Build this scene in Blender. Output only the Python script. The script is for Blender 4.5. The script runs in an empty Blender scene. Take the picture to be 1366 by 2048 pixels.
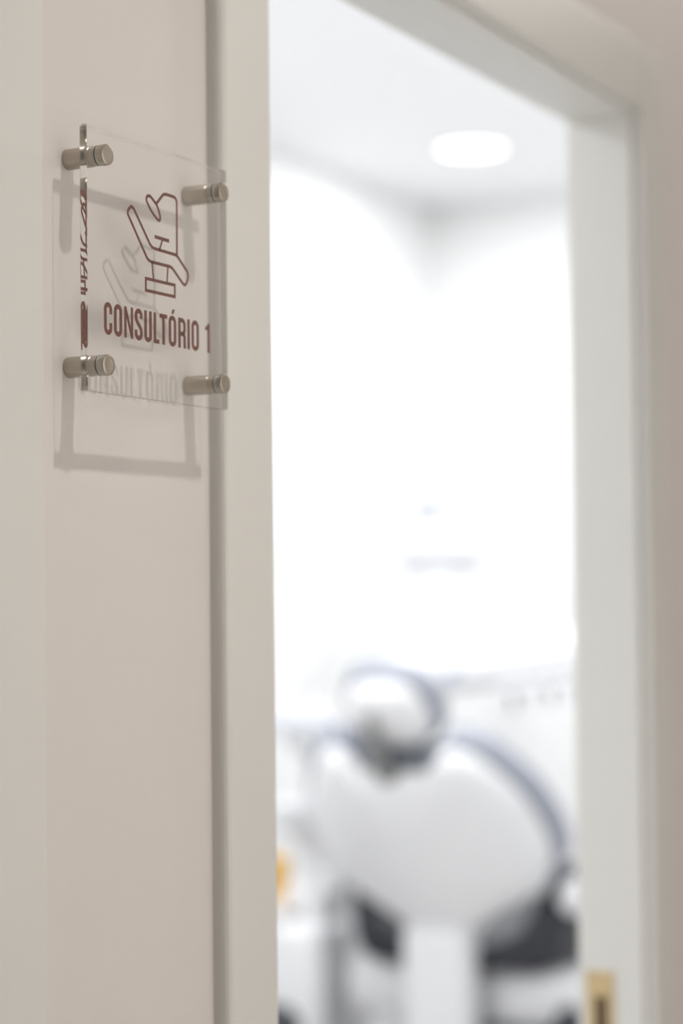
import bpy, bmesh, math
from mathutils import Vector, Matrix

sc = bpy.context.scene
col = sc.collection

# ------------------------------------------------------------------ camera
B, PIT, ROL = 0.488461402, 0.0369625475, -0.0106611614
CAM = Vector((-0.977255, -0.712373, 1.532021))
fw = Vector((math.cos(B) * math.cos(PIT), math.sin(B) * math.cos(PIT), math.sin(PIT)))
rt = Vector((math.sin(B), -math.cos(B), 0.0))
up = rt.cross(fw)
R_ = math.cos(ROL) * rt + math.sin(ROL) * up
U_ = -math.sin(ROL) * rt + math.cos(ROL) * up
cd = bpy.data.cameras.new('camera')
cd.sensor_fit = 'HORIZONTAL'
cd.sensor_width = 24.0
cd.lens = 4000.0 * 24.0 / 1366.0
cd.clip_start = 0.02
cd.dof.use_dof = True
cd.dof.focus_distance = 1.235
cd.dof.aperture_fstop = 3.0
cam = bpy.data.objects.new('camera', cd)
cam.matrix_world = Matrix(((R_.x, U_.x, -fw.x, CAM.x), (R_.y, U_.y, -fw.y, CAM.y),
                           (R_.z, U_.z, -fw.z, CAM.z), (0, 0, 0, 1)))
col.objects.link(cam)
sc.camera = cam

# ------------------------------------------------------------------ world, exposure, lights
w = bpy.data.worlds.new('world')
w.use_nodes = True
w.node_tree.nodes['Background'].inputs[0].default_value = (0.8, 0.85, 1.0, 1)
w.node_tree.nodes['Background'].inputs[1].default_value = 0.0
sc.world = w
vs = sc.view_settings
vs.view_transform = 'Standard'
vs.look = 'None'
vs.gamma = 1.0
vs.use_curve_mapping = False
vs.exposure = 0.0
sc.cycles.max_bounces = 40
sc.cycles.transmission_bounces = 40
sc.cycles.glossy_bounces = 40
sc.cycles.diffuse_bounces = 4
sc.cycles.adaptive_threshold = 0.02

CEIL = 2.80
WARM = (1.0, 0.955, 0.90)
COOL = (0.965, 0.98, 1.0)
P_SPOT = 3.7        # corridor downlight in front of the sign
P_FILL = 51.0      # each added fill panel in the made-up room across the corridor
P_ROOM = (8.5, 28.0, 25.0, 13.0, 9.0)   # round downlights of the surgery


def area(name, loc, size, power, colr, shape='DISK', spread=math.pi):
    l = bpy.data.lights.new(name, 'AREA')
    l.shape = shape
    l.size = size
    l.energy = power
    l.color = colr
    l.spread = spread
    o = bpy.data.objects.new(name, l)
    o.location = loc
    col.objects.link(o)
    return o


SPOT_XY = (0.075, -0.60)
FILL_PANELS = [(-0.55, -1.80), (0.85, -1.80)]  # fill lights of the added room, out of view behind the camera
P_FAR_FILL = 10.5
ROOM_LAMPS = [(4.2945, 1.649), (2.35, 1.30), (0.12, 1.65), (3.3, 0.62), (4.45, 0.62)]  # second and third are unseen additions lighting the chair back and right jamb
area('light_corridor_downlight', (SPOT_XY[0], SPOT_XY[1], CEIL - 0.014), 0.045, P_SPOT, WARM, spread=math.radians(86))
area('light_corridor_downlight', (2.45, -0.60, CEIL - 0.014), 0.085, P_FAR_FILL, WARM)  # added unseen lamp, brightens the wall right of the doorway
for (x, y) in FILL_PANELS:
    area('light_corridor_panel', (x, y, CEIL - 0.014), 0.56, P_FILL, WARM, 'SQUARE')
for (x, y), pw in zip(ROOM_LAMPS, P_ROOM):
    area('light_room_downlight', (x, y, CEIL - 0.010), 0.19, pw, COOL)


# ------------------------------------------------------------------ materials
def new_mat(name):
    m = bpy.data.materials.new(name)
    m.use_nodes = True
    nt = m.node_tree
    return m, nt, nt.nodes['Principled BSDF']


def paint(name, colr, rough=0.5, var=0.03, scale=6.0, bump=0.0, bscale=300.0, metallic=0.0, coat=0.0):
    m, nt, b = new_mat(name)
    tc = nt.nodes.new('ShaderNodeTexCoord')
    nz = nt.nodes.new('ShaderNodeTexNoise')
    nz.inputs['Scale'].default_value = scale
    nz.inputs['Detail'].default_value = 1
    nt.links.new(tc.outputs['Object'], nz.inputs['Vector'])
    mx = nt.nodes.new('ShaderNodeMix')
    mx.data_type = 'RGBA'
    mx.inputs[6].default_value = (*[max(0, c * (1 - var)) for c in colr], 1)
    mx.inputs[7].default_value = (*[min(1, c * (1 + var)) for c in colr], 1)
    nt.links.new(nz.outputs['Fac'], mx.inputs[0])
    nt.links.new(mx.outputs[2], b.inputs['Base Color'])
    b.inputs['Roughness'].default_value = rough
    b.inputs['Metallic'].default_value = metallic
    b.inputs['Coat Weight'].default_value = coat
    if bump > 0:
        n2 = nt.nodes.new('ShaderNodeTexNoise')
        n2.inputs['Scale'].default_value = bscale
        n2.inputs['Detail'].default_value = 1
        nt.links.new(tc.outputs['Object'], n2.inputs['Vector'])
        bp = nt.nodes.new('ShaderNodeBump')
        bp.inputs['Strength'].default_value = bump
        bp.inputs['Distance'].default_value = 0.0004
        nt.links.new(n2.outputs['Fac'], bp.inputs['Height'])
        nt.links.new(bp.outputs['Normal'], b.inputs['Normal'])
    return m


def brushed(name, colr, rough=0.28):
    """turned metal: fine rings around the local axis"""
    m, nt, b = new_mat(name)
    tc = nt.nodes.new('ShaderNodeTexCoord')
    mp = nt.nodes.new('ShaderNodeMapping')
    mp.inputs['Scale'].default_value = (60, 60, 4000)
    nz = nt.nodes.new('ShaderNodeTexNoise')
    nz.inputs['Scale'].default_value = 1.0
    nz.inputs['Detail'].default_value = 3
    nt.links.new(tc.outputs['Object'], mp.inputs['Vector'])
    nt.links.new(mp.outputs['Vector'], nz.inputs['Vector'])
    mr = nt.nodes.new('ShaderNodeMapRange')
    mr.inputs['To Min'].default_value = rough - 0.06
    mr.inputs['To Max'].default_value = rough + 0.10
    nt.links.new(nz.outputs['Fac'], mr.inputs['Value'])
    nt.links.new(mr.outputs['Result'], b.inputs['Roughness'])
    b.inputs['Base Color'].default_value = (*colr, 1)
    b.inputs['Metallic'].default_value = 1.0
    return m


def glass(name, colr, ior=1.49, rough=0.0):
    m = bpy.data.materials.new(name)
    m.use_nodes = True
    nt = m.node_tree
    nt.nodes.remove(nt.nodes['Principled BSDF'])
    g = nt.nodes.new('ShaderNodeBsdfGlass')
    g.inputs['Color'].default_value = (*colr, 1)
    g.inputs['IOR'].default_value = ior
    g.inputs['Roughness'].default_value = rough
    nt.links.new(g.outputs[0], nt.nodes['Material Output'].inputs['Surface'])
    return m


def sheet(name, colr, ior=1.49):
    """polished face of a clear sheet: lets light straight through, mirrors by Fresnel,
    and reflects totally the shallow rays that run along inside the sheet"""
    m = bpy.data.materials.new(name)
    m.use_nodes = True
    nt = m.node_tree
    nt.nodes.remove(nt.nodes['Principled BSDF'])
    N = nt.nodes.new
    geo = N('ShaderNodeNewGeometry')
    dot = N('ShaderNodeVectorMath')
    dot.operation = 'DOT_PRODUCT'
    nt.links.new(geo.outputs['Incoming'], dot.inputs[0])
    nt.links.new(geo.outputs['Normal'], dot.inputs[1])

    def mth(op, a, b=None):
        n = N('ShaderNodeMath')
        n.operation = op
        for i, q in enumerate((a, b)):
            if q is None:
                continue
            if isinstance(q, (int, float)):
                n.inputs[i].default_value = q
            else:
                nt.links.new(q, n.inputs[i])
        return n.outputs[0]
    c = mth('ABSOLUTE', dot.outputs['Value'])
    r0 = ((ior - 1) / (ior + 1)) ** 2
    schlick = mth('ADD', mth('MULTIPLY', mth('POWER', mth('SUBTRACT', 1.0, c), 5.0), 1 - r0), r0)
    inner = mth('MULTIPLY', geo.outputs['Backfacing'], mth('LESS_THAN', c, 0.405))
    fac = mth('MAXIMUM', schlick, inner)
    tr = N('ShaderNodeBsdfTransparent')
    tr.inputs['Color'].default_value = (*colr, 1)
    gl = N('ShaderNodeBsdfGlossy')
    gl.inputs['Roughness'].default_value = 0.0
    gl.inputs['Color'].default_value = (1, 1, 1, 1)
    mx = N('ShaderNodeMixShader')
    nt.links.new(fac, mx.inputs[0])
    nt.links.new(tr.outputs[0], mx.inputs[1])
    nt.links.new(gl.outputs[0], mx.inputs[2])
    nt.links.new(mx.outputs[0], nt.nodes['Material Output'].inputs['Surface'])
    return m


def emit(name, colr, s):
    m, nt, b = new_mat(name)
    b.inputs['Base Color'].default_value = (0.9, 0.9, 0.9, 1)
    b.inputs['Emission Color'].default_value = (*colr, 1)
    b.inputs['Emission Strength'].default_value = s
    m.cycles.emission_sampling = 'NONE'
    return m


M = dict(
    wall=paint('wall_paint_beige', (0.735, 0.695, 0.665), 0.55, 0.012, 3.0, 0.12, 500),
    casing=paint('casing_lacquer', (0.745, 0.738, 0.706), 0.38, 0.012, 4.0),
    roomwall=paint('room_wall_white', (0.88, 0.88, 0.875), 0.6, 0.01, 3.0),
    ceiling=paint('ceiling_white', (0.86, 0.86, 0.865), 0.7, 0.01, 2.0),
    floor=paint('floor_vinyl_grey', (0.50, 0.49, 0.48), 0.35, 0.06, 5.0),
    acrylic=glass('clear_acrylic', (0.992, 0.998, 0.995)),
    acrylic_face=sheet('clear_acrylic_face', (0.995, 0.998, 0.997)),
    washer=paint('pale_nylon_washer', (0.66, 0.68, 0.66), 0.25, 0.05, 300.0, coat=0.4),
    gasket=paint('dark_gasket', (0.05, 0.06, 0.06), 0.4, 0.05, 300.0),
    nickel=brushed('brushed_nickel', (0.47, 0.43, 0.37), 0.33),
    ink=paint('brown_red_vinyl', (0.145, 0.046, 0.030), 0.6, 0.05, 200.0),
    chairwhite=paint('chair_white_plastic', (0.80, 0.80, 0.81), 0.30, 0.01, 4.0, coat=0.2),
    chairgrey=paint('chair_grey_upholstery', (0.28, 0.295, 0.345), 0.5, 0.04, 30.0, 0.2, 400),
    black=paint('black_upholstery', (0.020, 0.021, 0.029), 0.42, 0.1, 30.0, 0.2, 400),
    darkmetal=paint('dark_grey_metal', (0.16, 0.17, 0.18), 0.35, 0.05, 20.0, metallic=0.7),
    midgrey=paint('mid_grey_metal', (0.21, 0.21, 0.205), 0.5, 0.05, 20.0, metallic=0.2),
    steel=paint('satin_steel', (0.55, 0.56, 0.58), 0.3, 0.03, 20.0, metallic=1.0),
    brass=paint('worn_brass', (0.60, 0.46, 0.26), 0.35, 0.08, 60.0, metallic=0.75),
    slot=paint('strike_hollow_brown', (0.09, 0.055, 0.03), 0.8, 0.1, 60.0),
    yellow=paint('yellow_plastic', (0.80, 0.44, 0.03), 0.4, 0.05, 20.0),
    palegrey=paint('pale_grey_plastic', (0.60, 0.62, 0.67), 0.35, 0.04, 20.0),
    bluegrey=paint('blue_grey_plastic', (0.33, 0.37, 0.47), 0.35, 0.04, 20.0),
    lampglow=emit('lamp_diffuser', (1, 1, 1), 2.0),
    warmglow=emit('corridor_diffuser', WARM, 2.0),
)


# ------------------------------------------------------------------ mesh helpers
def obj(name, bm, mat, parent=None, smooth=False, loc=None):
    me = bpy.data.meshes.new(name)
    if name != 'plate':
        bmesh.ops.recalc_face_normals(bm, faces=bm.faces)
    bm.to_mesh(me)
    bm.free()
    if smooth:
        for p in me.polygons:
            p.use_smooth = True
    me.materials.append(mat)
    o = bpy.data.objects.new(name, me)
    col.objects.link(o)
    if loc is not None:
        o.location = loc
    if parent is not None:
        o.parent = parent
    return o


def empty(name, loc, parent=None):
    o = bpy.data.objects.new(name, None)
    o.empty_display_size = 0.05
    o.location = loc
    col.objects.link(o)
    if parent is not None:
        o.parent = parent
    return o


def tag(o, label, cat, group=None):
    o['label'] = label
    o['category'] = cat
    if group:
        o['group'] = group
    return o


def struct(o, label=None):
    o['kind'] = 'structure'
    if label:
        o['label'] = label
    return o


def box(bm, x0, x1, y0, y1, z0, z1, bev=0.0, seg=3, mtx=None):
    r = bmesh.ops.create_cube(bm, size=1.0)
    vs_ = r['verts']
    for v in vs_:
        v.co = Vector(((x0 + x1) / 2 + v.co.x * (x1 - x0), (y0 + y1) / 2 + v.co.y * (y1 - y0),
                       (z0 + z1) / 2 + v.co.z * (z1 - z0)))
    if bev > 0:
        es = list({e for v in vs_ for e in v.link_edges})
        g = bmesh.ops.bevel(bm, geom=es, offset=bev, segments=seg, profile=0.5, affect='EDGES')
        vs_ = list({v for f in g['faces'] for v in f.verts} | {v for v in vs_ if v.is_valid})
    if mtx is not None:
        seen = set()
        stack = [v for v in vs_ if v.is_valid]
        while stack:
            v = stack.pop()
            if v in seen:
                continue
            seen.add(v)
            for e in v.link_edges:
                stack.append(e.other_vert(v))
        for v in seen:
            v.co = mtx @ v.co
    return bm


def lathe(bm, prof, n=40, mtx=None):
    """profile of (radius, height) turned about local z; closed at radius 0"""
    rings = []
    for (r, z) in prof:
        if r < 1e-6:
            rings.append([bm.verts.new((0, 0, z))])
        else:
            rings.append([bm.verts.new((r * math.cos(2 * math.pi * i / n), r * math.sin(2 * math.pi * i / n), z)) for i in range(n)])
    for a, b in zip(rings, rings[1:]):
        for i in range(n):
            j = (i + 1) % n
            if len(a) == 1:
                bm.faces.new((a[0], b[i], b[j]))
            elif len(b) == 1:
                bm.faces.new((a[i], a[j], b[0]))
            else:
                bm.faces.new((a[i], a[j], b[j], b[i]))
    if mtx is not None:
        for ring in rings:
            for v in ring:
                v.co = mtx @ v.co
    return bm


def tube(bm, pts, rad, n=14):
    """round tube along a polyline; rad a number or list"""
    pts = [Vector(p) for p in pts]
    if not isinstance(rad, (list, tuple)):
        rad = [rad] * len(pts)
    rings = []
    for i, p in enumerate(pts):
        d = (pts[min(i + 1, len(pts) - 1)] - pts[max(i - 1, 0)]).normalized()
        a = d.orthogonal().normalized() if abs(d.z) > 0.95 else d.cross(Vector((0, 0, 1))).normalized()
        b = d.cross(a).normalized()
        rings.append([bm.verts.new(p + rad[i] * (math.cos(2 * math.pi * k / n) * a + math.sin(2 * math.pi * k / n) * b)) for k in range(n)])
    for r0, r1 in zip(rings, rings[1:]):
        for k in range(n):
            bm.faces.new((r0[k], r0[(k + 1) % n], r1[(k + 1) % n], r1[k]))
    bm.faces.new(rings[0])
    bm.faces.new(rings[-1])
    return bm


def catmull(pts, per=6, closed=True):
    out = []
    n = len(pts)
    for i in range(n if closed else n - 1):
        p0, p1, p2, p3 = [pts[(i + k) % n] if closed else pts[min(max(i + k, 0), n - 1)] for k in (-1, 0, 1, 2)]
        for j in range(per):
            t = j / per
            out.append(tuple(0.5 * ((2 * p1[c]) + (-p0[c] + p2[c]) * t + (2 * p0[c] - 5 * p1[c] + 4 * p2[c] - p3[c]) * t * t
                                    + (-p0[c] + 3 * p1[c] - 3 * p2[c] + p3[c]) * t ** 3) for c in range(len(p1))))
    if not closed:
        out.append(pts[-1])
    return out


def dome(bm, outline, centre, prof, frame, wrap=0.0):
    """pillow: rings of the outline scaled about its centre, prof = [(scale, depth)...], first and last scale 0"""
    rings = []
    for (k, d) in prof:
        if k == 0:
            rings.append([bm.verts.new(frame(centre[0], centre[1], d))])
        else:
            ring = []
            for (s, v) in outline:
                ss = centre[0] + (s - centre[0]) * k
                vv = centre[1] + (v - centre[1]) * k
                ring.append(bm.verts.new(frame(ss, vv, d + wrap * (ss - centre[0]) ** 2)))
            rings.append(ring)
    n = len(outline)
    for a, b in zip(rings, rings[1:]):
        for i in range(n):
            j = (i + 1) % n
            if len(a) == 1:
                bm.faces.new((a[0], b[i], b[j]))
            elif len(b) == 1:
                bm.faces.new((a[i], a[j], b[0]))
            else:
                bm.faces.new((a[i], a[j], b[j], b[i]))
    return bm


# ------------------------------------------------------------------ the setting
XL, XR = -2.6, 5.103          # ends of corridor and surgery
YO, YB = -1.30, 2.165         # opposite corridor wall, surgery back wall
TW = 0.060                    # thickness of the partition with the door
JL, JR = 0.242, 1.0225        # door lining faces
HD = 2.0280                   # underside of the head

bm = bmesh.new()
box(bm, XL - .1, XR + .1, -3.7, YB + .1, -0.1, 0.0)
struct(obj('floor', bm, M['floor']), 'grey vinyl floor')
bm = bmesh.new()
box(bm, XL - .1, XR + .1, -3.7, YB + .1, CEIL, CEIL + 0.1)
struct(obj('ceiling', bm, M['ceiling']), 'white ceiling')

WH = CEIL
bm = bmesh.new()
box(bm, XL, JL - 0.02, 0.0, TW, 0, WH)
box(bm, JR + 0.02, XR, 0.0, TW, 0, WH)
box(bm, JL - 0.02, JR + 0.02, 0.0, TW, HD + 0.02, WH)
wall_front = struct(obj('wall_front', bm, M['wall']), 'beige painted corridor wall around the open doorway')
# white skin on the surgery side of the same partition
bm = bmesh.new()
box(bm, -0.3, JL - 0.02, TW, TW + 0.012, 0, WH)
box(bm, JR + 0.02, XR, TW, TW + 0.012, 0, WH)
box(bm, JL - 0.02, JR + 0.02, TW, TW + 0.012, HD + 0.02, WH)
obj('inner_lining', bm, M['roomwall'], wall_front)

bm = bmesh.new()
box(bm, XR, XR + .1, TW + 0.012, YB, 0, WH)
struct(obj('wall_right', bm, M['roomwall']), 'white side wall of the surgery behind the chair')
bm = bmesh.new()
box(bm, -0.4, XR + .1, YB, YB + .1, 0, WH)
struct(obj('wall_back', bm, M['roomwall']), 'bright white back wall of the surgery')
bm = bmesh.new()
box(bm, -0.4, -0.3, TW, YB, 0, WH)
struct(obj('wall_left', bm, M['roomwall']), 'white wall of the surgery left of the door')
bm = bmesh.new()
OX0, OX1, OS, OH, YR = -0.50, 1.05, 1.05, 2.20, -3.6  # added opening, shaped to send soft frontal light onto the sign wall
box(bm, XL, OX0, YO - .1, YO, 0, WH)
box(bm, OX1, XR, YO - .1, YO, 0, WH)
box(bm, OX0, OX1, YO - .1, YO, OH, WH)
box(bm, OX0, OX1, YO - .1, YO, 0, OS)
struct(obj('wall_opposite', bm, M['wall']), 'beige corridor wall with a wide reception hatch facing the door')
bm = bmesh.new()
box(bm, -1.6, 1.8, YR - .1, YR, 0, WH)  # unseen room added behind the opening as a soft light source
struct(obj('wall_waiting_back', bm, M['roomwall']), 'white wall of the room across the corridor')
for n_, a, b in (('wall_waiting_left', -1.7, -1.6), ('wall_waiting_right', 1.8, 1.9)):
    bm = bmesh.new()
    box(bm, a, b, YR - .1, YO - .1, 0, WH)
    struct(obj(n_, bm, M['roomwall']), 'white side wall of the room across the corridor')
bm = bmesh.new()
box(bm, XL - .1, XL, YO - .1, TW, 0, WH)
struct(obj('wall_near', bm, M['wall']), 'beige end wall of the corridor')
bm = bmesh.new()
box(bm, XR, XR + .1, YO - .1, TW + 0.012, 0, WH)
struct(obj('wall_far', bm, M['wall']), 'beige far end wall of the corridor')

# door frame: lining, head, architraves, strike plate
CT = 0.013                    # architrave thickness
RV = 0.005                    # reveal between lining edge and architrave
door = empty('door_1', ((JL + JR) / 2, 0, 0))
struct(door, 'cream door frame around the bright doorway')
OFF = Vector(((JL + JR) / 2, 0, 0))


def dpart(name, mat, *boxes, bev=0.0015, seg=4):
    b_ = bmesh.new()
    for q in boxes:
        box(b_, q[0] - OFF.x, q[1] - OFF.x, q[2], q[3], q[4], q[5], bev, seg)
    return obj(name, b_, M[mat], door)


dpart('jamb', 'casing', (JL - 0.02, JL, -0.001, TW + 0.012, 0, HD + 0.02))
jamb_r = dpart('jamb', 'casing', (JR, JR + 0.02, -0.001, TW + 0.012, 0, HD + 0.02))
dpart('head', 'casing', (JL, JR, -0.001, TW + 0.012, HD, HD + 0.02))
dpart('casing', 'casing', (0.1735, JL, -CT, 0.012, 0, HD + 0.075), bev=0.0065)
dpart('casing', 'casing', (JR + RV, JR + RV + 0.060, -CT, 0.006, 0, HD + 0.075), bev=0.003)
dpart('head_casing', 'casing', (JL, JR + RV, -CT, 0.006, HD + RV, HD + 0.075), bev=0.003)
sp = dpart('strike_plate', 'brass', (JR - 0.0012, JR + 0.003, 0.032, 0.0635, 0.90, 1.124), bev=0.0008)
sp['label'] = 'brass strike plate'
b_ = bmesh.new()
box(b_, JR - 0.0017 - OFF.x, JR + 0.003 - OFF.x, 0.040, 0.0535, 0.93, 1.098, 0.0003, 1)
obj('latch_hole', b_, M['slot'], sp)

# board at the left border of the picture (edge of the next door frame)
bm = bmesh.new()
box(bm, -0.088, -0.0180, -0.005, 0.006, 0, HD + 0.075, 0.002, 2)
struct(obj('trim_1', bm, M['casing']), 'cream vertical board at the left edge')

# slim cable duct on the back wall
bm = bmesh.new()
box(bm, 4.285, 4.33, YB - 0.02, YB, 0, 1.95, 0.004, 2)
struct(obj('trim_2', bm, M['roomwall']), 'slim white cable duct on the back wall')


# ------------------------------------------------------------------ lamps
def round_lamp(x, y, rad, label, group, glow):
    t = empty('ceiling_lamp', (x, y, CEIL))
    tag(t, label, 'ceiling lamp', group)
    b1 = bmesh.new()
    lathe(b1, [(rad * 0.93, -0.006), (rad * 0.97, -0.009), (rad * 1.10, -0.007), (rad * 1.14, 0.0), (rad * 0.93, 0.0)], 48)
    obj('trim_ring', b1, M['chairwhite'], t, True)
    b1 = bmesh.new()
    lathe(b1, [(0, -0.004), (rad * 0.92, -0.004), (rad * 0.92, -0.0005), (0, -0.0005)], 48)
    obj('diffuser', b1, M[glow], t)
    return t


ROOM_LABELS = ['round white downlight glowing in the surgery ceiling, seen through the doorway',
               'round ceiling downlight behind the dental chair, above the door side of the surgery',
               'round ceiling downlight at the door end of the surgery',
               'round ceiling downlight beside the dental chair, hidden by the right jamb',
               'round ceiling downlight near the side wall, hidden by the right jamb']
for i, (x, y) in enumerate(ROOM_LAMPS):
    round_lamp(x, y, 0.101, ROOM_LABELS[i], 'round downlights in the surgery ceiling', 'lampglow')
round_lamp(SPOT_XY[0], SPOT_XY[1], 0.047, 'small warm downlight in the corridor ceiling above the sign', 'corridor lights', 'warmglow')
round_lamp(2.45, -0.60, 0.047, 'small warm downlight in the corridor ceiling past the doorway', 'corridor lights', 'warmglow')
for i, (x, y) in enumerate(FILL_PANELS):
    t = empty('ceiling_panel', (x, y, CEIL))
    tag(t, ['square ceiling light panel in the room across the corridor, nearer the corridor start',
            'square ceiling light panel in the room across the corridor, nearer the corridor end'][i], 'ceiling lamp', 'panels across the corridor')
    b1 = bmesh.new()
    for q in ((-.30, .30, -.30, -.285), (-.30, .30, .285, .30), (-.30, -.285, -.285, .285), (.285, .30, -.285, .285)):
        box(b1, q[0], q[1], q[2], q[3], -0.012, 0)
    obj('frame', b1, M['chairwhite'], t)
    b1 = bmesh.new()
    box(b1, -.285, .285, -.285, .285, -0.006, -0.001)
    obj('diffuser', b1, M['warmglow'], t)

# ------------------------------------------------------------------ the acrylic sign
SX, SZ = 0.0, 1.65            # lower left corner of the plate
SW = 0.160
YF, YK = -0.0232, -0.0182     # front and back faces of the plate
sign = empty('acrylic_sign', (SX, 0, SZ))
tag(sign, 'clear acrylic sign with brown chair icon and CONSULTÓRIO 1 on four steel standoffs', 'sign')
bm = bmesh.new()
box(bm, 0, SW, YF, YK, 0, SW)
bmesh.ops.recalc_face_normals(bm, faces=bm.faces)
plate = obj('plate', bm, M['acrylic'], sign)
plate.data.materials.append(M['acrylic_face'])
for p in plate.data.polygons:
    p.material_index = 1 if abs(p.normal.y) > 0.5 else 0
plate['label'] = 'clear acrylic square plate'

PDX, PDZ = 3.2, 0.5           # the print sits at the back of the plate
YP0, YP1 = YK - 0.00012, YK - 0.00007     # the print, just inside the back face


def print_part(name, polys, parent=sign, label=None):
    """flat print: each polygon (mm on the plate) as a film a few hundredths thick"""
    b1 = bmesh.new()
    for pl in polys:
        pl = [(x + PDX, z + PDZ) for x, z in pl]
        a = [b1.verts.new((x / 1000, YP0, z / 1000)) for x, z in pl]
        c = [b1.verts.new((x / 1000, YP1, z / 1000)) for x, z in pl]
        b1.faces.new(a)
        b1.faces.new(c[::-1])
        n = len(pl)
        for i in range(n):
            b1.faces.new((a[i], c[i], c[(i + 1) % n], a[(i + 1) % n]))
    o = obj(name, b1, M['ink'], parent)
    if label:
        o['label'] = label
    return o


def stroke(pts, wd, closed=False, miter=3.0):
    """thick polyline as quads with mitred joints"""
    P = []
    for p in pts:
        if not P or (Vector(p) - P[-1]).length > 0.02:
            P.append(Vector(p))
    if closed and (P[0] - P[-1]).length < 0.02:
        P.pop()
    n = len(P)
    L, R = [], []
    for i in range(n):
        if closed:
            d0 = (P[i] - P[i - 1]).normalized()
            d1 = (P[(i + 1) % n] - P[i]).normalized()
        else:
            d0 = (P[i] - P[i - 1]).normalized() if i else None
            d1 = (P[i + 1] - P[i]).normalized() if i < n - 1 else None
            d0 = d0 or d1
            d1 = d1 or d0
        n0 = Vector((-d0.y, d0.x))
        n1 = Vector((-d1.y, d1.x))
        m = (n0 + n1).normalized()
        k = min(miter, 1 / max(0.2, m.dot(n0)))
        L.append(P[i] + m * k * wd / 2)
        R.append(P[i] - m * k * wd / 2)
    out = []
    for i in range(n if closed else n - 1):
        j = (i + 1) % n
        out.append([tuple(L[i]), tuple(L[j]), tuple(R[j]), tuple(R[i])])
    return out


def arc(cx, cz, rx, rz, a0, a1, n=8):
    return [(cx + rx * math.cos(math.radians(a0 + (a1 - a0) * i / n)), cz + rz * math.sin(math.radians(a0 + (a1 - a0) * i / n))) for i in range(n + 1)]


IW = 2.05                     # icon stroke, mm
lampc = catmull([(68.2, 126.0), (68.9, 128.0), (71.0, 128.9), (73.6, 128.4), (80.0, 124.4), (83.3, 119.3), (83.9, 116.3), (82.6, 115.1), (80.2, 115.7), (74.2, 119.4), (69.7, 123.7)], 4)
armc = [(79.4, 125.2), (86.2, 131.3), (87.6, 132.4), (89.4, 133.0), (91, 133.2), (99.5, 133.1), (101.6, 132.7), (103.0, 131.5), (103.5, 129.6), (103.3, 95.6)]
chairc = [(47.4, 113.4), (47.2, 114.6), (47.7, 116.0), (49.6, 118.0), (51.0, 118.8), (52.6, 118.7), (54.3, 117.6), (71.6, 98.7), (73.9, 97.0), (77.1, 96.3), (101.6, 95.8), (104.4, 94.7), (115.2, 87.0), (116.3, 85.4), (116.4, 83.6), (115.9, 81.5), (114.2, 78.8), (113.1, 77.9), (111.6, 77.7), (109.8, 78.5), (98.4, 86.1), (96.6, 86.9), (94.6, 87.3), (73.7, 87.3), (70.5, 87.9), (68.4, 89.2)]
icon = print_part('chair_icon', stroke(chairc, IW, True), label='brown line drawing of a dental chair')
print_part('lamp_icon', stroke(lampc, IW, True), icon)
print_part('pole_icon', stroke(armc, IW), icon)
print_part('tray_icon', stroke([(77.4, 104.0), (94.2, 103.6)], 2.3) + stroke([(86.2, 103.0), (82.7, 96.2)], 1.6), icon)
print_part('base_icon', stroke([(66.9, 76.0), (100.4, 76.0), (100.4, 68.5), (66.9, 68.5)], IW, True)
           + stroke([(74.0, 87.2), (75.7, 76.5)], 1.5) + stroke([(92.5, 86.9), (91.2, 76.5)], 1.5), icon)

# condensed capitals, cap height 1 -> 19 mm; each letter drawn in a box x0..x1
Z0, ZH, T = 36.2, 19.5, 2.95


def rrect(x0, x1, z0, z1, r, t):
    """stadium ring centre line for O"""
    a, b, c, d = x0 + t / 2, x1 - t / 2, z0 + t / 2, z1 - t / 2
    r = min(r, (b - a) / 2)
    return arc(b - r, d - r, r, r, 0, 90) + arc(a + r, d - r, r, r, 90, 180) + arc(a + r, c + r, r, r, 180, 270) + arc(b - r, c + r, r, r, 270, 360)


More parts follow.
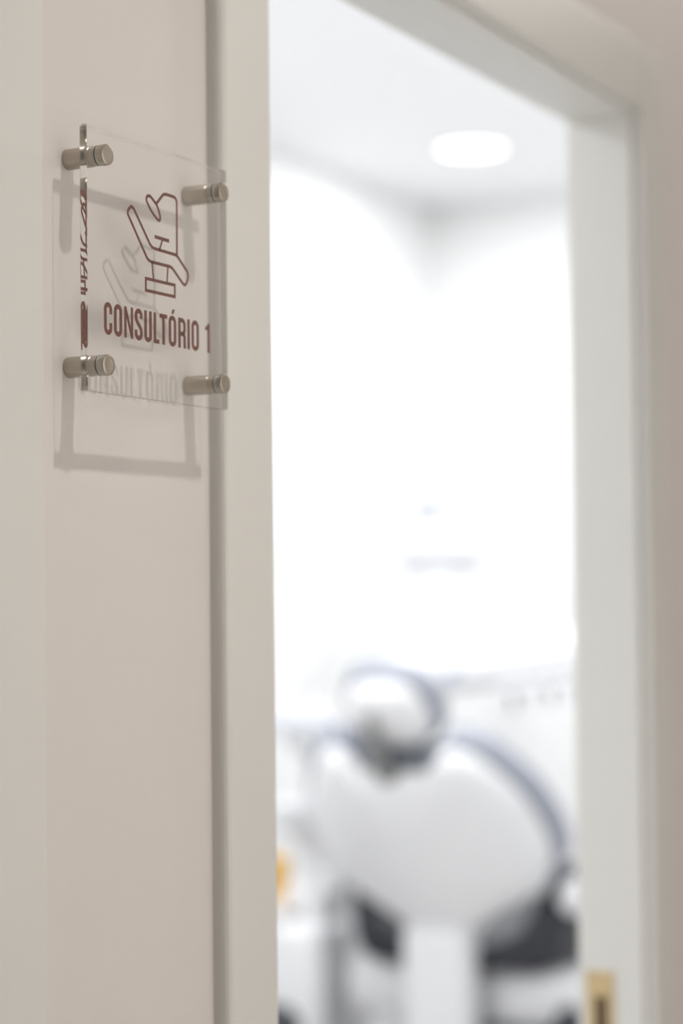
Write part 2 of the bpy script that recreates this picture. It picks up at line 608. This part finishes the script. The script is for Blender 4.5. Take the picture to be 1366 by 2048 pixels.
def letter(ch, x0, x1):
    z0, z1 = Z0, Z0 + ZH
    a, b = x0 + T / 2, x1 - T / 2
    r = (b - a) / 2
    mx = (x0 + x1) / 2
    zo0, zo1 = z0 - 0.25, z1 + 0.25
    ro = 3.6
    if ch in 'OÓ':
        s = stroke(rrect(x0, x1, zo0, zo1, ro, T), T, True)
        if ch == 'Ó':
            s.append([(mx - 1.3, z1 + 1.35), (mx + 1.2, z1 + 1.35), (mx + 3.0, z1 + 4.3), (mx + 0.1, z1 + 4.3)])
        return s
    if ch == 'C':
        rr = min(ro, r)
        p = [(b, z0 + 12.6)] + arc(b - rr, zo1 - T / 2 - rr, rr, rr, 0, 90) + arc(a + rr, zo1 - T / 2 - rr, rr, rr, 90, 180) \
            + arc(a + rr, zo0 + T / 2 + rr, rr, rr, 180, 270) + arc(b - rr, zo0 + T / 2 + rr, rr, rr, 270, 360) + [(b, z0 + 7.2)]
        return stroke(p, T)
    if ch == 'U':
        rr = min(ro, r)
        p = [(a, z1)] + arc(a + rr, zo0 + T / 2 + rr, rr, rr, 180, 270) + arc(b - rr, zo0 + T / 2 + rr, rr, rr, 270, 360) + [(b, z1)]
        return stroke(p, T)
    if ch == 'N':
        q = 2.6
        return [[(x0, z0), (x0 + q, z0), (x0 + q, z1), (x0, z1)], [(x1 - q, z0), (x1, z0), (x1, z1), (x1 - q, z1)],
                [(x0 + q - 0.3, z1), (x0 + q - 0.3, z1 - 6.5), (x1 - q + 0.3, z0), (x1 - q + 0.3, z0 + 6.5)][::1]]
    if ch == 'S':
        rr = min(ro, r)
        zt, zb = zo1 - T / 2, zo0 + T / 2
        p = [(b, z1 - 5.9)] + arc(b - rr, zt - rr, rr, rr, 0, 90) + arc(a + rr, zt - rr, rr, rr, 90, 180) \
            + [(a, z1 - 5.4), (a + 0.4, z1 - 6.8), (a + 1.3, z1 - 8.2), (b - 1.2, z0 + 8.0), (b - 0.3, z0 + 6.6), (b, z0 + 5.2)] \
            + arc(b - rr, zb + rr, rr, rr, 0, -90) + arc(a + rr, zb + rr, rr, rr, 270, 180) + [(a, z0 + 6.3)]
        return stroke(p, T)
    if ch == 'L':
        return [[(x0, z0), (x0 + T, z0), (x0 + T, z1), (x0, z1)], [(x0 + T, z0), (x1, z0), (x1, z0 + 2.6), (x0 + T, z0 + 2.6)]]
    if ch == 'T':
        return [[(x0, z1 - 2.6), (x1, z1 - 2.6), (x1, z1), (x0, z1)], [(mx - T / 2, z0), (mx + T / 2, z0), (mx + T / 2, z1 - 2.6), (mx - T / 2, z1 - 2.6)]]
    if ch == 'R':
        rr = min(3.4, r)
        zc = z0 + 9.3
        bowl = [(x0 + T, z1 - T / 2)] + arc(b - rr, z1 - T / 2 - rr, rr, rr, 90, 0) + arc(b - rr, zc + rr, rr, rr, 0, -90) + [(x0 + T, zc)]
        leg = arc(b - 2.4, zc - 2.6, 2.4, 2.6, 75, 0, 5) + [(b, z0 + 2.2), (b + 0.45, z0)]
        return [[(x0, z0), (x0 + T, z0), (x0 + T, z1), (x0, z1)]] + stroke(bowl, T) + stroke(leg, T)
    if ch == 'I':
        return [[(x0, z0), (x1, z0), (x1, z1), (x0, z1)]]
    if ch == '1':
        return [[(x1 - T, z0), (x1, z0), (x1, z1), (x1 - T + 0.7, z1), (x1 - T, z1 - 1.2)],
                [(x0, z1 - 4.6), (x1 - T, z1 - 4.6), (x1 - T, z1 - 1.2), (x1 - T - 1.5, z1 - 2.3), (x0, z1 - 2.7)]]


TEXT = [('C', 20.8, 29.6), ('O', 31.4, 40.3), ('N', 42.6, 52.4), ('S', 54.1, 63.0), ('U', 64.8, 73.3), ('L', 75.4, 81.9),
        ('T', 82.4, 91.2), ('Ó', 92.8, 101.8), ('R', 104.1, 113.1), ('I', 115.0, 118.0), ('O', 120.1, 129.1), ('1', 137.0, 142.6)]
for ch, x0, x1 in TEXT:
    print_part('letter', letter(ch, x0, x1))

RS = 0.0064


def standoff(x, z):
    b1 = bmesh.new()
    hgt = -YK - 0.00003
    lathe(b1, [(0, 0), (RS, 0), (RS, hgt - 0.0004), (RS - 0.0004, hgt), (0, hgt)], 48)
    st = obj('standoff', b1, M['nickel'], sign, False)
    st.location = (x, 0, z)
    st.rotation_euler = (math.radians(90), 0, 0)
    b1 = bmesh.new()
    lathe(b1, [(0.0030, -YF + 0.00072), (RS - 0.0003, -YF + 0.00072), (RS - 0.0003, -YF + 0.0018), (0.0030, -YF + 0.0018), (0.0030, -YF + 0.00072)], 40)
    obj('washer', b1, M['washer'], st)
    b1 = bmesh.new()
    lathe(b1, [(0.0030, -YF + 0.00003), (RS - 0.0002, -YF + 0.00003), (RS - 0.0002, -YF + 0.00070), (0.0030, -YF + 0.00070), (0.0030, -YF + 0.00003)], 40)
    obj('gasket', b1, M['gasket'], st)
    b1 = bmesh.new()
    lathe(b1, [(0, -YK + 0.0001), (RS - 0.0003, -YK + 0.0001), (RS - 0.0003, -YF - 0.0001), (0, -YF - 0.0001)], 40)
    obj('sleeve', b1, M['nickel'], st, False)
    b1 = bmesh.new()
    c0 = -YF + 0.00185
    c1 = 0.0296
    lathe(b1, [(0, c0), (RS - 0.0002, c0), (RS, c0 + 0.0002), (RS, c1 - 0.0008), (RS - 0.00025, c1 - 0.00025), (RS - 0.0009, c1), (RS - 0.0022, c1 - 0.00015), (0, c1 - 0.0002)], 48)
    cp = obj('cap', b1, M['nickel'], st)
    for p in cp.data.polygons:
        p.use_smooth = True
    for p in st.data.polygons:
        p.use_smooth = True
    for o_ in (st, cp):
        md = o_.modifiers.new('edges', 'EDGE_SPLIT')
        md.split_angle = math.radians(35)
    return st


for (x, z) in ((0.0130, 0.1430), (0.1470, 0.1430), (0.0130, 0.0160), (0.1470, 0.0160)):
    standoff(x, z)

# ------------------------------------------------------------------ dental chair
CY = 1.222
chair = empty('dental_chair', (3.40, CY, 0))
tag(chair, 'white dental chair seen from behind with grey rimmed backrest and black seat', 'dental chair')
BX, BZ, RHO = 3.12 - 3.40, 0.732, math.radians(33)


def bframe(s, v, d, tilt=0.0, pv=0.0, pn=0.0):
    """back plane: s to the right (-y), v up along the recline, d forward"""
    a = RHO
    if tilt:
        c_, s_ = math.cos(tilt), math.sin(tilt)
        v, d = v * c_ - d * s_, v * s_ + d * c_
    v += pv
    d += pn
    return (BX - math.sin(a) * v + math.cos(a) * d, -s, BZ + math.cos(a) * v + math.sin(a) * d)


half = [(0.0, -0.004), (0.070, -0.002), (0.100, 0.020), (0.150, 0.054), (0.228, 0.097), (0.272, 0.148), (0.286, 0.205), (0.275, 0.280), (0.250, 0.355), (0.197, 0.438), (0.156, 0.468), (0.120, 0.472), (0.088, 0.441)]
VS = 1.07
half = [(s, v * VS) for s, v in half]
outl = catmull(half + [(0.0, 0.434 * VS)] + [(-s, v) for s, v in half[:0:-1]], 5)
cush = [(s * (1.0 if v > 0.13 else 0.74), max(v, 0.09)) for s, v in half]
outc = catmull(cush + [(0.0, 0.434 * VS)] + [(-s, v) for s, v in cush[:0:-1]], 5)
bm = bmesh.new()
dome(bm, outl, (0, 0.26), [(0, -0.020), (0.3, -0.019), (0.55, -0.016), (0.75, -0.010), (0.88, -0.001), (0.95, 0.010), (0.985, 0.022), (1.0, 0.036), (0.97, 0.040), (0.5, 0.040), (0, 0.040)], bframe, 0.7)
obj('backrest_shell', bm, M['chairwhite'], chair, True)
bm = bmesh.new()
dome(bm, outc, (0, 0.26), [(0, 0.036), (0.95, 0.036), (1.03, 0.040), (1.065, 0.055), (1.075, 0.078), (1.055, 0.100), (0.98, 0.112), (0.7, 0.118), (0, 0.118)], bframe, 0.7)
obj('backrest_cushion', bm, M['chairgrey'], chair, True)['label'] = 'grey padded rim of the backrest'

# headrest
hh = [(0.0, -0.092), (0.057, -0.086), (0.090, -0.048), (0.095, 0.005), (0.080, 0.054), (0.047, 0.080)]
hout = catmull(hh + [(0.0, 0.087)] + [(-s, v) for s, v in hh[:0:-1]], 5)
hf = lambda s, v, d: bframe(s, v, d, math.radians(-6), 0.580, 0.052)
bm = bmesh.new()
dome(bm, hout, (0, 0), [(0, -0.022), (0.5, -0.018), (0.8, -0.006), (0.95, 0.010), (1.0, 0.026), (0.9, 0.030), (0, 0.030)], hf, 0.5)
hr = obj('headrest', bm, M['chairwhite'], chair, True)
bm = bmesh.new()
dome(bm, hout, (0, 0), [(0, 0.026), (0.95, 0.026), (1.13, 0.034), (1.20, 0.052), (1.17, 0.076), (0.9, 0.090), (0, 0.092)], hf, 0.5)
obj('headrest_cushion', bm, M['chairgrey'], hr, True)
bm = bmesh.new()
tube(bm, [bframe(-0.01, 0.455, 0.020), bframe(-0.014, 0.50, 0.008), bframe(-0.018, 0.56, 0.012), bframe(-0.020, 0.61, 0.028)], [0.026, 0.023, 0.018, 0.012], 16)
obj('headrest_stem', bm, M['midgrey'], chair, True)
bm = bmesh.new()
box(bm, -0.012, 0.012, -0.080, 0.080, -0.013, 0.013, 0.008, 3)
bk = obj('headrest_bracket', bm, M['darkmetal'], chair, True)
bk.location = bframe(0, 0.476, 0.030)
bk.rotation_euler = (0, -RHO, 0)

# seat, with raised side wings behind the armrests
def seat_section(x, hw, zb, zc, zwing):
    h = [(0, zb), (0.20, zb), (hw - 0.03, zb + 0.012), (hw, zb + 0.05), (hw + 0.004, zwing - 0.02), (hw - 0.022, zwing), (hw - 0.055, zwing - 0.03), (hw - 0.085, zc + 0.012), (0, zc)]
    pts = h + [(-y, z) for y, z in h[-2:0:-1]]
    return [(x, y, z) for y, z in pts]


secs = [seat_section(3.145, 0.225, 0.672, 0.705, 0.735), seat_section(3.17, 0.255, 0.664, 0.71, 0.86), seat_section(3.23, 0.270, 0.660, 0.715, 0.915),
        seat_section(3.31, 0.272, 0.660, 0.72, 0.915), seat_section(3.40, 0.27, 0.660, 0.72, 0.84), seat_section(3.55, 0.26, 0.660, 0.72, 0.75),
        seat_section(3.85, 0.25, 0.66, 0.72, 0.735), seat_section(3.95, 0.24, 0.665, 0.715, 0.725)]
bm = bmesh.new()
rings = [[bm.verts.new((x - 3.40, y, z)) for x, y, z in s] for s in secs]
for a, b in zip(rings, rings[1:]):
    n = len(a)
    for i in range(n):
        bm.faces.new((a[i], a[(i + 1) % n], b[(i + 1) % n], b[i]))
bm.faces.new(rings[0])
bm.faces.new(rings[-1])
so = obj('seat', bm, M['black'], chair, True)
so['label'] = 'black seat cushion with raised sides'
md = so.modifiers.new('sub', 'SUBSURF')
md.levels = md.render_levels = 2
bm = bmesh.new()
box(bm, 0.57, 1.12, -0.22, 0.22, 0.60, 0.70, 0.04, 4, Matrix.Translation((0.57, 0, 0.66)) @ Matrix.Rotation(math.radians(9), 4, 'Y') @ Matrix.Translation((-0.57, 0, -0.66)))
obj('legrest', bm, M['black'], chair, True)
bm = bmesh.new()
box(bm, -0.19, 0.50, -0.303, 0.303, 0.53, 0.668, 0.045, 5)
obj('seat_shell', bm, M['chairwhite'], chair, True)
bm = bmesh.new()
box(bm, -0.335, -0.235, -0.080, 0.080, 0.40, 0.775, 0.03, 4)
obj('back_support', bm, M['chairwhite'], chair, True)
bm = bmesh.new()
box(bm, -0.33, 0.36, -0.225, 0.225, 0.055, 0.52, 0.06, 5)
obj('pedestal', bm, M['chairwhite'], chair, True)
bm = bmesh.new()
box(bm, -0.36, 0.60, -0.26, 0.26, 0.0, 0.06, 0.025, 3)
obj('base_plate', bm, M['chairwhite'], chair, True)
bm = bmesh.new()
box(bm, -0.10, 0.30, -0.16, 0.16, 0.50, 0.57, 0.01, 2)
obj('lift_joint', bm, M['darkmetal'], chair)
for s in (-1, 1):
    bm = bmesh.new()
    tube(bm, [(-0.262, s * 0.302, 0.835), (-0.252, s * 0.302, 0.837), (-0.225, s * 0.302, 0.842), (-0.05, s * 0.312, 0.842), (0.22, s * 0.325, 0.83), (0.30, s * 0.325, 0.825)], [0.018, 0.032, 0.040, 0.036, 0.033, 0.018], 16)
    ar = obj('armrest', bm, M['chairwhite'], chair, True)
    bm = bmesh.new()
    tube(bm, [(0.12, s * 0.320, 0.82), (0.10, s * 0.312, 0.70), (0.08, s * 0.27, 0.61)], 0.02, 12)
    obj('armrest_post', bm, M['chairwhite'], ar, True)
bm = bmesh.new()
lathe(bm, [(0, 0), (0.045, 0), (0.05, 0.008), (0.05, 0.03), (0.04, 0.04), (0, 0.042)], 28, Matrix.Translation((-0.22, -0.262, 0.548)) @ Matrix.Rotation(math.radians(90), 4, 'X'))
bm2 = bm
kn = obj('adjusting_knob', bm2, M['black'], chair, True)
bm = bmesh.new()
tube(bm, [(-0.20, -0.20, 0.47), (-0.21, -0.235, 0.53), (-0.22, -0.266, 0.548)], 0.02, 14)
obj('knob_shaft', bm, M['black'], kn, True)

# ------------------------------------------------------------------ dental unit: post, lamp and delivery arm
unit = empty('dental_unit', (4.08, 1.68, 0))
tag(unit, 'white dental unit post with operating lamp and delivery arm behind the chair', 'dental unit')
bm = bmesh.new()
lathe(bm, [(0, 0), (0.17, 0), (0.17, 0.02), (0.15, 0.035), (0.05, 0.05), (0.032, 0.07), (0.032, 1.80), (0.028, 1.81), (0, 1.81)], 28)
obj('post', bm, M['chairwhite'], unit, True)
bm = bmesh.new()
lathe(bm, [(0, 0), (0.042, 0), (0.045, 0.006), (0.045, 0.05), (0.042, 0.056), (0, 0.056)], 28)
obj('swivel_joint', bm, M['palegrey'], unit, True).location = (0, 0, 1.69)
bm = bmesh.new()
tube(bm, [(0, 0, 1.745), (-0.02, -0.005, 1.775), (-0.20, -0.07, 1.80), (-0.36, -0.13, 1.79), (-0.40, -0.145, 1.76), (-0.405, -0.15, 1.71)], 0.018, 14)
obj('lamp_arm', bm, M['chairwhite'], unit, True)
# lamp head
lh = empty('lamp_head', (-0.42, -0.215, 1.625), unit)
lh.rotation_euler = (0, math.radians(0), math.radians(-28))
bm = bmesh.new()
prof = [(0, 0.062), (0.06, 0.060), (0.11, 0.050), (0.150, 0.026), (0.158, 0.0), (0.150, -0.022), (0.13, -0.032), (0, -0.036)]
lathe(bm, prof, 36)
for v in bm.verts:
    v.co.x *= 0.62
me_lh = obj('lamp_housing', bm, M['chairwhite'], lh, True)
bm = bmesh.new()
lathe(bm, [(0, -0.034), (0.118, -0.034), (0.130, -0.040), (0.118, -0.052), (0, -0.048)], 36)
for v in bm.verts:
    v.co.x *= 0.62
obj('reflector', bm, M['palegrey'], lh, True)
# delivery arm: white sloping housing with instrument bar beneath
dl = empty('delivery_arm', (-0.52, -0.38, 1.335), unit)
dl.rotation_euler = (math.radians(-8), 0, math.radians(20))
bm = bmesh.new()
box(bm, -0.10, 0.10, -0.42, 0.25, -0.055, 0.055, 0.035, 5)
obj('housing', bm, M['chairwhite'], dl, True)
bm = bmesh.new()
box(bm, -0.104, -0.0985, 0.06, 0.10, -0.02, 0.0, 0.002, 2)
obj('control_panel', bm, M['bluegrey'], dl)
bm = bmesh.new()
box(bm, -0.095, -0.02, -0.26, -0.02, -0.078, -0.052, 0.008, 3)
obj('instrument_bar', bm, M['chairwhite'], dl, True)
for k, yy in enumerate((-0.06, -0.105, -0.15, -0.195, -0.235)):
    bm = bmesh.new()
    tube(bm, [(-0.055, yy, -0.040), (-0.075, yy, -0.075), (-0.10, yy, -0.105), (-0.115, yy, -0.112)], [0.008, 0.009, 0.007, 0.005], 10)
    obj('handpiece', bm, M['steel' if k % 2 else 'darkmetal'], dl, True)
bm = bmesh.new()
tube(bm, [(0.0, 0.0, 1.36), (-0.20, -0.08, 1.33), (-0.45, -0.22, 1.315)], 0.022, 12)
obj('arm_bracket', bm, M['chairwhite'], unit, True)

# ------------------------------------------------------------------ cuspidor beside the chair
cu = empty('cuspidor', (3.31, 1.665, 0))
tag(cu, 'white cuspidor column with white bowl left of the dental chair', 'cuspidor')
bm = bmesh.new()
box(bm, -0.09, 0.09, -0.073, 0.072, 0.0, 0.72, 0.03, 4)
box(bm, -0.03, 0.03, -0.05, 0.0, 0.70, 0.91, 0.01, 3)
box(bm, 0.04, 0.085, -0.04, 0.045, 0.70, 0.90, 0.01, 3)
obj('column', bm, M['chairwhite'], cu, True)
bm = bmesh.new()
lathe(bm, [(0, 0.900), (0.05, 0.905), (0.095, 0.945), (0.112, 1.0), (0.118, 1.01), (0.108, 1.005), (0.085, 0.96), (0.04, 0.93), (0, 0.925)], 32)
bw = obj('bowl', bm, M['chairwhite'], cu, True)
bw['label'] = 'white spittoon bowl'
bw.location = (0, -0.025, 0)
bm = bmesh.new()
tube(bm, [(0.06, 0.03, 0.88), (0.06, 0.03, 1.10), (0.045, 0.03, 1.15), (0.0, 0.03, 1.155), (-0.02, 0.02, 1.13)], 0.011, 12)
obj('water_spout', bm, M['steel'], cu, True)
bm = bmesh.new()
box(bm, -0.03, 0.02, -0.07, 0.12, 1.185, 1.215, 0.008, 3)
hb = obj('suction_holder', bm, M['palegrey'], cu, True)
for yy in (-0.04, 0.01, 0.06):
    bm = bmesh.new()
    tube(bm, [(-0.005, yy, 1.14), (-0.005, yy, 1.19), (-0.012, yy, 1.25)], [0.008, 0.011, 0.008], 10)
    obj('suction_handle', bm, M['chairwhite'], hb, True)
bm = bmesh.new()
tube(bm, [(0.08, 0.0, 0.88), (0.08, 0.0, 1.16), (0.05, 0.02, 1.2), (-0.005, 0.03, 1.2)], 0.012, 12)
obj('holder_arm', bm, M['chairwhite'], cu, True)

# ------------------------------------------------------------------ low cabinet with the yellow container
cb = empty('low_cabinet', (3.62, 1.965, 0))
tag(cb, 'low white cabinet against the back wall under the yellow container', 'cabinet')
bm = bmesh.new()
box(bm, -0.27, 0.23, -0.18, 0.195, 0.06, 0.70, 0.004, 2)
obj('body', bm, M['chairwhite'], cb)
bm = bmesh.new()
box(bm, -0.26, 0.22, -0.15, 0.19, 0.0, 0.06)
obj('plinth', bm, M['darkmetal'], cb)
bm = bmesh.new()
box(bm, -0.28, 0.24, -0.205, 0.198, 0.70, 0.73, 0.004, 2)
obj('worktop', bm, M['chairwhite'], cb)
for a, b in ((-0.265, -0.022), (-0.018, 0.225)):
    bm = bmesh.new()
    box(bm, a, b, -0.199, -0.18, 0.07, 0.69, 0.003, 2)
    dr = obj('door', bm, M['chairwhite'], cb)
    bm = bmesh.new()
    xx = b - 0.05 if a < -0.1 else a + 0.05
    box(bm, xx - 0.006, xx + 0.006, -0.222, -0.198, 0.5, 0.64, 0.003, 2)
    obj('handle', bm, M['steel'], dr)
yc = empty('sharps_container', (3.545, 1.905, 0.73))
tag(yc, 'small yellow container standing left of the dental chair', 'container')
bm = bmesh.new()
lathe(bm, [(0, 0), (0.034, 0), (0.038, 0.004), (0.044, 0.075), (0.044, 0.082), (0, 0.082)], 28)
obj('tub', bm, M['yellow'], yc, True)
bm = bmesh.new()
lathe(bm, [(0, 0.080), (0.047, 0.080), (0.047, 0.092), (0.040, 0.099), (0.016, 0.101), (0.016, 0.108), (0, 0.108)], 28)
obj('lid', bm, M['yellow'], yc, True)

# ------------------------------------------------------------------ stool
st = empty('stool', (2.95, 1.69, 0))
tag(st, 'black stool at the bottom left of the doorway beside the dental chair', 'stool')
bm = bmesh.new()
lathe(bm, [(0, 0.50), (0.15, 0.50), (0.172, 0.512), (0.175, 0.54), (0.160, 0.562), (0.08, 0.57), (0, 0.57)], 32)
obj('seat', bm, M['black'], st, True)
bm = bmesh.new()
tube(bm, [(0, 0, 0.10), (0, 0, 0.505)], 0.025, 16)
obj('gas_column', bm, M['steel'], st, True)
for k in range(5):
    a = 2 * math.pi * k / 5 + 0.3
    bm = bmesh.new()
    tube(bm, [(0, 0, 0.12), (0.10 * math.cos(a), 0.10 * math.sin(a), 0.10), (0.20 * math.cos(a), 0.20 * math.sin(a), 0.07)], [0.024, 0.018, 0.014], 10)
    lg = obj('leg', bm, M['steel'], st, True)
    bm = bmesh.new()
    lathe(bm, [(0, -0.012), (0.025, -0.012), (0.028, 0), (0.025, 0.012), (0, 0.012)], 16,
          Matrix.Translation((0.20 * math.cos(a), 0.20 * math.sin(a), 0.028)) @ Matrix.Rotation(a, 4, 'Z') @ Matrix.Rotation(math.radians(90), 4, 'X'))
    b2 = bm
    tube(b2, [(0.20 * math.cos(a), 0.20 * math.sin(a), 0.028), (0.20 * math.cos(a), 0.20 * math.sin(a), 0.075)], 0.006, 8)
    obj('caster', b2, M['black'], lg, True)
